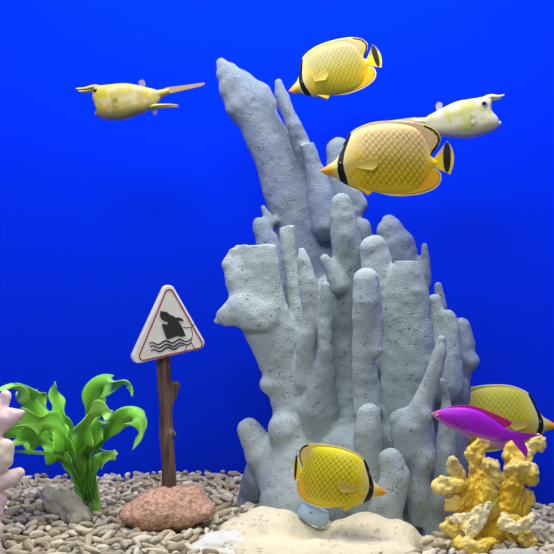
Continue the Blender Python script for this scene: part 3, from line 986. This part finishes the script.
def butterfly_colour(upper, lower, lattice, snout=lin(240, 165, 20)):
    upper, lower = np.array(lin(*upper)), np.array(lin(*lower))

    def f(u, v):
        h = np.clip((v - 60) / 230, 0, 1)
        c_ = upper[None] * (1 - sstep(.15, .8, h))[:, None] + lower[None] * sstep(.15, .8, h)[:, None]
        # rear and belly go to clear yellow, dorsal rear is rosy grey
        c_ = mixc(c_, lin(236, 190, 20), .8 * sstep(400, 440, u) * sstep(165, 190, v) * (1 - sstep(500, 510, u)))
        c_ = mixc(c_, lin(222, 178, 140), .6 * sstep(330, 420, u) * (1 - sstep(90, 150, v)))
        c_ = mixc(c_, lin(240, 180, 20), .7 * sstep(330, 430, u) * sstep(225, 275, v))
        # face and snout
        c_ = mixc(c_, lin(222, 206, 140), .5 * (1 - sstep(110, 165, u)))
        c_ = mixc(c_, lin(236, 205, 40), .7 * (1 - sstep(110, 165, u)) * sstep(215, 260, v))
        c_ = mixc(c_, lin(226, 215, 190), .8 * (1 - sstep(70, 84, u)) * (1 - sstep(170, 205, v)))
        c_ = mixc(c_, snout, 1 - sstep(44, 76, u + .35 * (215 - v)))
        # gill cover
        g = dist_poly(u, v, [(150, 165), (160, 195), (150, 225), (128, 250)])
        c_ = mixc(c_, lin(236, 178, 10), .75 * (1 - sstep(3, 9, g)))
        # lattice of fine dark lines along the scale rows
        wob = 10 * np.sin(u / 95.0) + 8 * np.sin(v / 70.0)
        a1 = (u * .77 + v * .64 + wob) / 17.0
        a2 = (u * .72 - v * .70 - wob) / 17.0
        l1 = np.abs(a1 - np.round(a1))
        l2 = np.abs(a2 - np.round(a2))
        ln = np.maximum(1 - sstep(.06, .22, l1), 1 - sstep(.06, .22, l2))
        msk = sstep(135, 200, u) * (1 - sstep(385, 425, u)) * sstep(58, 100, v) * (1 - sstep(262, 296, v))
        c_ = mixc(c_, lin(98, 88, 20), lattice * .8 * ln * msk)
        # pale rim of the dorsal and anal fins
        rim = dist_poly(u, v, [(105, 122), (130, 85), (165, 62), (210, 46), (260, 40), (320, 40), (370, 45), (410, 55), (440, 70), (458, 88), (465, 106), (458, 130)])
        c_ = mixc(c_, lin(238, 226, 170), .8 * (1 - sstep(2.5, 6, rim)))
        rim = dist_poly(u, v, [(230, 308), (310, 318), (360, 315), (400, 308), (440, 292), (462, 270), (467, 245), (460, 225)])
        c_ = mixc(c_, lin(110, 80, 10), .75 * (1 - sstep(1.2, 2.6, np.abs(rim - 7))) * sstep(300, 350, u))
        c_ = mixc(c_, lin(244, 232, 190), .9 * (1 - sstep(2, 5, rim)))
        c_ = mixc(c_, lin(255, 222, 14), sstep(424, 445, u) * sstep(160, 175, v + .12 * (u - 430)) * (1 - sstep(218, 224, v - .5 * np.maximum(u - 440, 0))) )
        c_ = mixc(c_, lin(250, 184, 20), .75 * sstep(360, 430, u) * sstep(214, 235, v) * (1 - sstep(470, 480, u)) * (rim > 9))
        # black bars
        blk = np.array(lin(14, 13, 20))
        d = dist_poly(u, v, BAND)
        bw = 8 + 5 * sstep(140, 250, v)
        c_ = mixc(c_, lin(235, 226, 150), .8 * (1 - sstep(bw + 2, bw + 6, d)))
        c_ = mixc(c_, blk, 1 - sstep(bw - 1.5, bw + 1.5, d))
        d = dist_poly(u, v, DLINE)
        c_ = mixc(c_, lin(240, 205, 40), .8 * (1 - sstep(7, 10, d)))
        c_ = mixc(c_, blk, 1 - sstep(3.5, 5.5, d))
        e_ = ((u - 487) / 15.0) ** 2 + ((v - 174) / 60.0) ** 2
        c_ = mixc(c_, blk, (1 - sstep(.75, 1.15, e_)))
        return c_
    return f


def butterfly(label, Y, snout, tail, upper, lower, lattice, yaw=0.0, head_right=False, bend=0.0, group='yellow butterflyfish'):
    """snout and tail middle as seen; yaw turns the head towards the glass"""
    a = np.array(V(*snout, Y))
    b_ = np.array(V(*tail, Y))
    c_ = (a + b_) / 2
    L = np.linalg.norm(a - b_) / math.cos(yaw)
    unit = L / 495.0
    root = empty('butterflyfish', c_)
    tag(root, label, 'fish', group)
    fs = Fish(root, unit, 267, 196, butterfly_colour(upper, lower, lattice), bend, 150)
    fs.body(BT, BB, BW, power=1.22)
    fs.fin('dorsal_fin', [(108, 140), (150, 112), (240, 88), (330, 96), (385, 122), (412, 158)], [(104, 127), (130, 85), (165, 62), (210, 46), (260, 40), (320, 40), (370, 45), (410, 55), (440, 70), (458, 88), (465, 106), (458, 130), (440, 150), (428, 168)], 5, .8, n=150, ray=.2)
    fs.fin('anal_fin', [(250, 285), (320, 282), (370, 265), (400, 242), (424, 218)], [(225, 303), (270, 314), (310, 318), (360, 315), (400, 308), (440, 292), (462, 270), (467, 245), (460, 226), (438, 212)], 5, .8, n=110, ray=.2)
    fs.fin('tail_fin', [(436, 182), (437, 195), (436, 208)], [(488, 113), (505, 138), (513, 170), (510, 206), (499, 238)], 3.5, .7, n=80, m=60, ray=.6)
    for s_ in (-1, 1):
        w0 = fs.width_at(155, 208)
        fs.fin('pectoral_fin', [(150, 198), (152, 218)], [(215, 178), (228, 196), (224, 214), (205, 228)], .9, .5, n=30, m=24, mat=M['sheer'], y0=s_ * w0 * .99, y1=s_ * (w0 + 16), col=lin(240, 216, 110))
        fs.fin('pelvic_fin', [(140, 275), (168, 286)], [(196, 316), (210, 304)], 1.5, .5, n=16, m=20, y0=s_ * 10, y1=s_ * 16, col=lin(236, 190, 30))
    fs.eye(94, 203, 6.5, fs.width_at(94, 203) * .98, 1.25, M['iris_dark'])
    # pitch so that the snout-tail line matches, then turn
    dx, dz = (b_ - a)[0], (b_ - a)[2]
    if head_right:
        pitch = math.atan2(-dz, -dx)            # line from tail to snout direction in the picture
        base = math.atan2((222 - 172) / math.cos(yaw), 495)
        R = Matrix.Rotation(-(pitch + base), 4, 'Y') @ Matrix.Rotation(math.pi - yaw, 4, 'Z')
    else:
        pitch = math.atan2(dz, dx)
        base = math.atan2((222 - 172), 495)
        R = Matrix.Rotation(-pitch + base, 4, 'Y') @ Matrix.Rotation(yaw, 4, 'Z')
    root.rotation_euler = R.to_euler()
    return root


butterfly('yellow butterflyfish swimming left at the top of the tank, uppermost of all the fish', .13, (288.5, 91), (380.5, 54), (158, 154, 98), (190, 172, 34), .6)
butterfly('large yellow butterflyfish facing left before the coral, its black-barred tail spread', -.05, (320.5, 170), (454, 156.5), (214, 188, 128), (244, 208, 20), .8)
butterfly('yellow butterflyfish facing right just above the cream rock, low at the coral foot', -.085, (387, 492), (275, 472.5), (232, 216, 12), (238, 216, 4), .8, head_right=True, bend=-.0034)
butterfly('yellow butterflyfish facing right behind the purple fish, half hidden by the coral', .12, (557, 425), (438, 419), (190, 186, 60), (210, 200, 40), .6, head_right=True)

# ------------------------------------------------------------------ purple fish
root = empty('purple_anthias', V(485, 430, -.125))
tag(root, 'slender bright purple fish with forked tail passing before the yellow coral', 'fish')


def anthias_colour(u, v):
    c_ = np.tile(np.array(lin(184, 26, 222)), (len(u), 1))
    axis = 168 + (u - 30) * .27
    r_ = v - axis
    c_ = mixc(c_, lin(196, 40, 200), .7 * (1 - sstep(20, 120, u)))
    c_ = mixc(c_, lin(226, 90, 110), (1 - sstep(36, 66, u)))
    c_ = mixc(c_, lin(236, 130, 60), (1 - sstep(30, 46, u)))
    # pale belly from the chin backwards
    bel = pl(AB, u)
    c_ = mixc(c_, lin(226, 150, 205), .8 * sstep(-26, -4, v - bel) * (1 - sstep(290, 330, u)))
    tp = pl(AT, u)
    c_ = mixc(c_, lin(226, 60, 70), .9 * sstep(2, -6, 0 * u) * 0)
    c_ = mixc(c_, lin(216, 40, 90), .85 * sstep(1, 7, tp - v) * (1 - sstep(372, 380, u)))
    c_ = mixc(c_, lin(176, 24, 190), .5 * sstep(380, 420, u))
    return c_


AT = [(28, 166), (45, 155), (70, 147), (120, 139), (180, 141), (230, 154), (280, 182), (330, 218), (365, 237), (385, 243)]
AB = [(28, 168), (45, 186), (70, 207), (110, 229), (180, 253), (240, 272), (300, 284), (345, 284), (370, 280), (385, 278)]
AW = [(28, 1.5), (45, 9), (70, 17), (120, 25), (180, 27), (250, 22), (320, 14), (385, 4)]
ak = (1 - .125) / 1000 / 4.29
fs = Fish(root, ak, (485 - 425) * 4.29, (430 - 375) * 4.29, anthias_colour)
fs.body(AT, AB, AW, n=120, m=48)
fs.fin('dorsal_fin', [(110, 146), (180, 150), (240, 168), (300, 205), (335, 228)], [(95, 139), (140, 131), (190, 130), (240, 142), (290, 162), (340, 184), (372, 203), (362, 220)], 2, .6, n=80, m=14)
fs.fin('anal_fin', [(230, 262), (290, 276), (335, 280)], [(222, 270), (262, 296), (310, 312), (340, 312), (346, 290)], 1.6, .5, n=50, m=12, mat=M['sheer'])
fs.fin('tail_fin', [(376, 242), (380, 252), (382, 262), (380, 272), (374, 283)], [(503, 257), (468, 266), (428, 284), (440, 320), (437, 358)], 2, .5, n=80, m=40)
for s_ in (-1, 1):
    fs.fin('pelvic_fin', [(125, 228), (150, 240)], [(190, 278), (205, 268)], 1.2, .5, n=16, m=16, mat=M['sheer'], y0=s_ * 8, y1=s_ * 12)
    w0 = fs.width_at(115, 185)
    fs.fin('pectoral_fin', [(108, 180), (108, 194)], [(165, 196), (170, 208), (160, 222)], .9, .5, n=20, m=16, mat=M['sheer'], y0=s_ * w0, y1=s_ * (w0 + 8), col=lin(186, 60, 200))
fs.eye(52, 174, 5, fs.width_at(52, 174) * .95, 1.5)

# ------------------------------------------------------------------ longhorn cowfish
CT = [(90, 118), (96, 110), (106, 106), (150, 103), (215, 97), (260, 103), (300, 112), (335, 120), (358, 130)]
CB = [(90, 158), (96, 186), (103, 218), (112, 234), (150, 240), (205, 239), (260, 222), (305, 204), (335, 188), (358, 158)]
CW = [(90, 20), (96, 30), (106, 38), (150, 48), (215, 52), (260, 46), (300, 36), (335, 24), (358, 12)]


def cow_colour(base, blot, edge, seed):
    def f(u, v):
        p3 = np.stack([u, v * 1.2, 0 * u], 1)
        n1 = noise3(p3, 34, seed) * .6 + noise3(p3, 15, seed + 1) * .4
        c_ = np.tile(np.array(lin(*base)), (len(u), 1))
        c_ = mixc(c_, lin(*blot), .9 * sstep(-.1, .35, n1))
        n2 = noise3(p3, 20, seed + 5)
        c_ = mixc(c_, lin(212, 208, 186), .4 * sstep(.25, .6, n2))
        c_ = mixc(c_, lin(*edge), .65 * sstep(205, 240, v) + .5 * (1 - sstep(100, 114, v)))
        c_ = mixc(c_, lin(*edge), .6 * sstep(345, 420, u))
        return c_
    return f


def cowfish(label, Y, centre, unit_px, colour, rot, head_right, eye_u, eye_r, jaw, hollow, horn=1.0, ring='iris'):
    root = empty('longhorn_cowfish', V(*centre, Y))
    tag(root, label, 'fish')
    k_ = (1 + Y) / 1000 * unit_px
    fs = Fish(root, k_, 215, 165, colour)
    base_loc = fs.loc
    # the lower face juts forward by `jaw`
    fs.loc = lambda u, v, y: base_loc(np.asarray(u, float) - (jaw * sstep(150, 215, v) - hollow * np.exp(-((np.asarray(v, float) - 160) / 26) ** 2)) * (1 - sstep(95, 200, u)), v, y)
    fs.body(CT, CB, CW, n=110, m=64, power=.62)
    # tail stalk and long fan
    def tube(name, pts, rads, yy):
        pts = np.array(pts, float)
        n = 24
        S = catmull(np.c_[pts, yy], n)
        R_ = np.interp(np.linspace(0, 1, n), np.linspace(0, 1, len(rads)), rads)
        vs = []
        U = []
        for i in range(n):
            t = S[min(i + 1, n - 1)] - S[max(i - 1, 0)]
            t /= np.linalg.norm(t)
            side = np.array([0, 0, 1.0])
            up = np.cross(t, side)
            up /= np.linalg.norm(up)
            side = np.cross(up, t)
            for j in range(12):
                an = j / 12 * 2 * math.pi
                q = S[i] + R_[i] * (math.cos(an) * up + math.sin(an) * side)
                vs.append(fs.loc(q[0], q[1], q[2]))
                U.append((q[0], q[1]))
        f_ = [(i * 12 + j, i * 12 + (j + 1) % 12, (i + 1) * 12 + (j + 1) % 12, (i + 1) * 12 + j) for i in range(n - 1) for j in range(12)]
        f_ += [tuple(range(12))[::-1], tuple(range((n - 1) * 12, n * 12))]
        U = np.array(U)
        me = make_mesh(name, np.array(vs), f_, fs.colour(U[:, 0], U[:, 1]))
        bm = bmesh.new()
        bm.from_mesh(me)
        bmesh.ops.recalc_face_normals(bm, faces=bm.faces)
        bm.to_mesh(me)
        bm.free()
        return link(name, me, M['fish'], root)
    tube('tail_stalk', [(320, 150), (352, 138), (392, 125)], [26, 17, 12], [0, 0, 0])
    fs.fin('tail_fin', [(378, 113), (386, 124), (384, 138)], [(530, 93), (533, 98), (520, 106)], 4, 1.2, n=40, m=40)
    for s_ in (-1, 1):
        tube('horn', [(112, 116), (92, 114), (92 - 30 * horn, 121), (92 - 64 * horn, 122)], [13, 9, 6.5, 3.5], [s_ * 18, s_ * 21, s_ * 24, s_ * 26])
        tube('rear_spine', [(318, 190), (350, 186), (392, 184), (428, 184)], [10, 6.5, 5, 1.5], [s_ * 16, s_ * 18, s_ * 19, s_ * 20])
        fs.fin('pectoral_fin', [(168, 168), (168, 188)], [(196, 160), (206, 180), (196, 198)], 1, .6, n=20, m=14, mat=M['sheer'], y0=s_ * 47, y1=s_ * 62)
    fs.fin('dorsal_fin', [(276, 112), (298, 116)], [(270, 88), (284, 80), (296, 88)], 2, .8, n=24, m=14, mat=M['sheer'])
    fs.fin('anal_fin', [(318, 190), (336, 182)], [(326, 214), (336, 222), (346, 210)], 2, .8, n=24, m=14, mat=M['sheer'])
    tube('mouth', [(112, 210), (100, 214), (92, 216)], [16, 12, 8], [0, 0, 0])
    fs.eye(eye_u, 124 + eye_r, eye_r, fs.width_at(eye_u, 150) * .93, 1.7, M[ring])
    root.rotation_euler = (Matrix.Rotation(rot, 4, 'Y') @ Matrix.Rotation(math.pi if head_right else 0, 4, 'Z')).to_euler()
    return root


cowfish('yellowish horned cowfish facing left on the open blue, long tail behind', .08, (124.5, 101), 1 / 3.957, cow_colour((178, 166, 96), (190, 176, 28), (176, 140, 100), 3), 0.0, False, 106, 5.5, -8, 0, 1.0, 'iris_dark')
cowfish('whitish horned cowfish facing right, half behind the large butterflyfish', .07, (462, 119.5), 1 / 3.7, cow_colour((204, 202, 172), (186, 188, 104), (216, 212, 196), 9), math.radians(-15), True, 128, 9, 12, 14, .72)

# ------------------------------------------------------------------ gravel
BV = [BVHTree.FromPolygons(P_.tolist(), [tuple(map(int, f)) for f in Q_]) for P_, Q_ in obstacles]
BXS = [(P_.min(0) - .012, P_.max(0) + .012) for P_, _ in obstacles]


def blocked(p, r):
    for bv, (lo_, hi_) in zip(BV, BXS):
        if np.any(p < lo_) or np.any(p > hi_):
            continue
        q, nn, _, d = bv.find_nearest(Vector(p))
        if q is None:
            continue
        if d < r or (Vector(p) - q).dot(nn) < 0:
            return True
    return False


CELL = .001
X0, X1, Y0, Y1 = -.375, .375, -.158, .250
HX, HY = int((X1 - X0) / CELL), int((Y1 - Y0) / CELL)
XX = X0 + (np.arange(HX) + .5) * CELL
YY = Y0 + (np.arange(HY) + .5) * CELL
TOP = ground(XX[:, None], YY[None, :])
H = TOP - .016
OWN = -np.ones((HX, HY), int)
peb = []
prng = random.Random(5)
fails = 0
for attempt in range(15000):
    la = prng.uniform(.0058, .0105)
    lr = prng.uniform(.0029, .0044)
    bestc = None
    for _ in range(5):
        th = prng.uniform(0, math.pi)
        x = prng.uniform(X0 + .01, X1 - .01)
        y = prng.uniform(Y0 + .01, Y1 - .01)
        if abs(x) > .30 * (1 + y) + .02:
            continue
        n_ = int((la + .002) / CELL) + 1
        i0, j0 = int((x - X0) / CELL), int((y - Y0) / CELL)
        ia, ib, ja, jb = max(i0 - n_, 0), min(i0 + n_ + 1, HX), max(j0 - n_, 0), min(j0 + n_ + 1, HY)
        dx = XX[ia:ib, None] - x
        dy = YY[None, ja:jb] - y
        s_ = dx * math.cos(th) + dy * math.sin(th)
        t_ = -dx * math.sin(th) + dy * math.cos(th)
        e_ = 1 - (s_ / la) ** 2 - (t_ / lr) ** 2
        ins = e_ > 0
        if not ins.any():
            continue
        hp = H[ia:ib, ja:jb]
        lft, rgt = ins & (s_ < -.3 * la), ins & (s_ > .3 * la)
        pit = 0.0
        if lft.any() and rgt.any():
            pit = math.atan2(hp[rgt].max() - hp[lft].max(), 1.3 * la)
            pit = max(-.5, min(.5, pit)) * .8
        prof = np.sqrt(np.maximum(e_, 0)) * lr
        line = s_ * math.tan(pit)
        z = (hp - (line - prof))[ins].max()
        if bestc is None or z - ground(x, y) < bestc[0]:
            bestc = (z - float(ground(x, y)), x, y, z, th, pit, (ia, ib, ja, jb), ins, line + prof)
    if bestc is None:
        continue
    dz, x, y, z, th, pit, (ia, ib, ja, jb), ins, up = bestc
    if dz > .0005:
        continue
    p = np.array([x, y, z + .0005])
    ax = np.array([math.cos(th) * math.cos(pit), math.sin(th) * math.cos(pit), math.sin(pit)])
    if any(blocked(p + ax * la * q, lr + .0004) for q in (-.7, 0, .7)):
        continue
    pid = len(peb)
    peb.append((p, th, pit, la, lr))
    blk = H[ia:ib, ja:jb]
    ob = OWN[ia:ib, ja:jb]
    blk[ins] = np.maximum(blk[ins], (z + up)[ins])
    ob[ins] = pid

# how large each one shows: its uncovered top, weighed by its distance, if nothing big stands before it
cnt = np.bincount(OWN[OWN >= 0].ravel(), minlength=len(peb)).astype(float)
camp = Vector((0, CAMY, CAMZ))
score = np.zeros(len(peb))
for i, (p, *_r) in enumerate(peb):
    d = 1 + p[1]
    px = 277 + p[0] / d * 1000
    py = 277 + (CAMZ - p[2]) / d * 1000
    if not (-4 < px < 558 and py < 556) or cnt[i] < 8:
        continue
    v_ = Vector(p) - camp
    L = v_.length
    v_.normalize()
    if any(bv.ray_cast(camp, v_, L - .006)[0] is not None for bv in BV):
        continue
    score[i] = cnt[i] / d ** 3
order = np.argsort(-score)
near = [int(i) for i in order[:300] if score[i] > 0]
nearset = set(near)


def pebble_shape(seed, nu=14, nv=10):
    r = np.random.default_rng(seed)
    vs = []
    for i in range(nv + 1):
        ph = math.pi * i / nv
        for j in range(nu):
            an = 2 * math.pi * j / nu
            sx = math.cos(ph)
            cr = math.sin(ph) ** .72
            vs.append((sx, cr * math.cos(an), cr * math.sin(an)))
    vs = np.array(vs)
    dsp = 1 + .13 * noise3(vs + seed * 7.3, .8, seed) + .05 * noise3(vs + seed * 3.1, .35, seed)
    vs = vs * np.minimum(dsp, 1.12)[:, None]
    for _ in range(9):
        d_ = r.normal(size=3) * (.55, 1, 1)
        d_ /= np.linalg.norm(d_)
        ov = np.maximum(vs @ d_ - r.uniform(.62, .86), 0)
        vs = vs - ov[:, None] * d_ * .9
    vs[:, 1] *= 1 + .18 * vs[:, 0] * r.uniform(-1, 1)
    fs_ = []
    for i in range(nv):
        for j in range(nu):
            fs_.append((i * nu + j, i * nu + (j + 1) % nu, (i + 1) * nu + (j + 1) % nu, (i + 1) * nu + j))
    return vs * 1.0, fs_


pm, nt, pb = new_mat('gravel_stone')
pb.inputs['Roughness'].default_value = .8
pb.inputs['Specular IOR Level'].default_value = .2
oi = node(nt, 'ShaderNodeObjectInfo')
ge = node(nt, 'ShaderNodeNewGeometry')
ad = node(nt, 'ShaderNodeMath', operation='ADD')
nt.links.new(oi.outputs['Random'], ad.inputs[0])
nt.links.new(ge.outputs['Random Per Island'], ad.inputs[1])
fr = node(nt, 'ShaderNodeMath', operation='FRACT')
nt.links.new(ad.outputs[0], fr.inputs[0])
cr = node(nt, 'ShaderNodeValToRGB')
cr.color_ramp.elements[0].color = (*lin(168, 150, 118), 1)
cr.color_ramp.elements[1].color = (*lin(240, 230, 204), 1)
for pos, c_ in ((.25, lin(204, 190, 160)), (.5, lin(190, 182, 160)), (.75, lin(224, 212, 182))):
    e_ = cr.color_ramp.elements.new(pos)
    e_.color = (*c_, 1)
nt.links.new(fr.outputs[0], cr.inputs['Fac'])
tc = node(nt, 'ShaderNodeTexCoord')
nz = node(nt, 'ShaderNodeTexNoise', Scale=2.2, Detail=5.0)
nt.links.new(tc.outputs['Object'], nz.inputs['Vector'])
mx = node(nt, 'ShaderNodeMix', data_type='RGBA', blend_type='MULTIPLY')
mr = node(nt, 'ShaderNodeMapRange')
mr.inputs['From Min'].default_value = .35
mr.inputs['From Max'].default_value = .65
mr.inputs['To Min'].default_value = .78
nt.links.new(nz.outputs['Fac'], mr.inputs['Value'])
mx.inputs[0].default_value = 1
nt.links.new(cr.outputs['Color'], mx.inputs[6])
nt.links.new(mr.outputs['Result'], mx.inputs[7])
nt.links.new(mx.outputs[2], pb.inputs['Base Color'])

shapes = [pebble_shape(s_) for s_ in range(1, 9)]
meshes = []
for v_, f_ in shapes:
    me = make_mesh('pebble', v_, f_)
    me.materials.append(pm)
    meshes.append(me)


def pmat(pb_, seed):
    p, th, pit, la, lr = pb_
    roll = (seed * 2.399) % 6.283
    return Matrix.Translation(p) @ Matrix.Rotation(th, 4, 'Z') @ Matrix.Rotation(-pit, 4, 'Y') @ Matrix.Rotation(roll, 4, 'X') @ Matrix.Diagonal((la, lr, lr, 1))


def where(p):
    d = 1 + p[1]
    px = 277 + p[0] / d * 1000
    if px < 118:
        return 'before the green plant'
    if px < 235:
        return 'around the terracotta mound'
    if px < 440:
        return 'beside the cream rock'
    return 'at the yellow coral'


first = {}
for i in near:
    k_ = i % 8
    if k_ not in first:
        o = bpy.data.objects.new('pebble', meshes[k_])
        first[k_] = o
    else:
        o = first[k_].copy()
    COL.objects.link(o)
    o.matrix_world = pmat(peb[i], i)
    w_ = where(peb[i][0])
    tag(o, 'one of the rounded beige gravel pebbles lying ' + w_, 'pebble', 'gravel pebbles ' + w_)

rest_v, rest_f, n0 = [], [], 0
for i in range(len(peb)):
    if i in nearset:
        continue
    v_, f_ = shapes[i % 8]
    mt = np.array(pmat(peb[i], i))
    rest_v.append(v_ @ mt[:3, :3].T + mt[:3, 3])
    rest_f.append(np.array(f_) + n0)
    n0 += len(v_)
o = link('gravel', make_mesh('gravel', np.concatenate(rest_v), np.concatenate(rest_f)), pm)
tag(o, 'bed of small beige gravel covering the tank floor to the back', 'gravel', kind='stuff')
# the joined bed is in metres, the single stones in their own size: give it its own mottling
pm2 = pm.copy()
pm2.name = 'gravel_bed_stone'
for n_ in pm2.node_tree.nodes:
    if n_.type == 'TEX_NOISE':
        n_.inputs['Scale'].default_value = 350
o.data.materials[0] = pm2
print('pebbles', len(peb), 'single', len(near))

# ------------------------------------------------------------------ light and camera
def area(name, loc, target, sx, sy, power, col=(1, 1, 1)):
    l = bpy.data.lights.new(name, 'AREA')
    l.shape = 'RECTANGLE'
    l.size, l.size_y, l.energy, l.color = sx, sy, power, col
    o_ = bpy.data.objects.new(name, l)
    o_.location = loc
    o_.rotation_euler = (Vector(target) - Vector(loc)).to_track_quat('-Z', 'Y').to_euler()
    COL.objects.link(o_)
    return o_


area('tank_light', (0, -.07, .84), (0, .06, 0), .84, .12, 7.6, (1, .99, .97))
area('room_light', (-.25, -1.5, 1.35), (0, 0, .1), .8, .45, 16.5, (1, .97, .91))
wd_ = bpy.data.worlds.new('world')
scn.world = wd_
wd_.use_nodes = True
bg = wd_.node_tree.nodes['Background']
bg.inputs[0].default_value = (.75, .85, 1, 1)
bg.inputs[1].default_value = .14

cd = bpy.data.cameras.new('camera')
cd.sensor_width = 36
cd.lens = 36 * FPX / 554
cd.clip_start = .01
cam = bpy.data.objects.new('camera', cd)
cam.location = (0, CAMY, CAMZ)
cam.rotation_euler = (math.pi / 2, 0, 0)
COL.objects.link(cam)
scn.camera = cam
vs_ = scn.view_settings
vs_.view_transform = 'Standard'
vs_.look = 'None'
vs_.gamma = 1
vs_.exposure = 0
vs_.use_curve_mapping = False
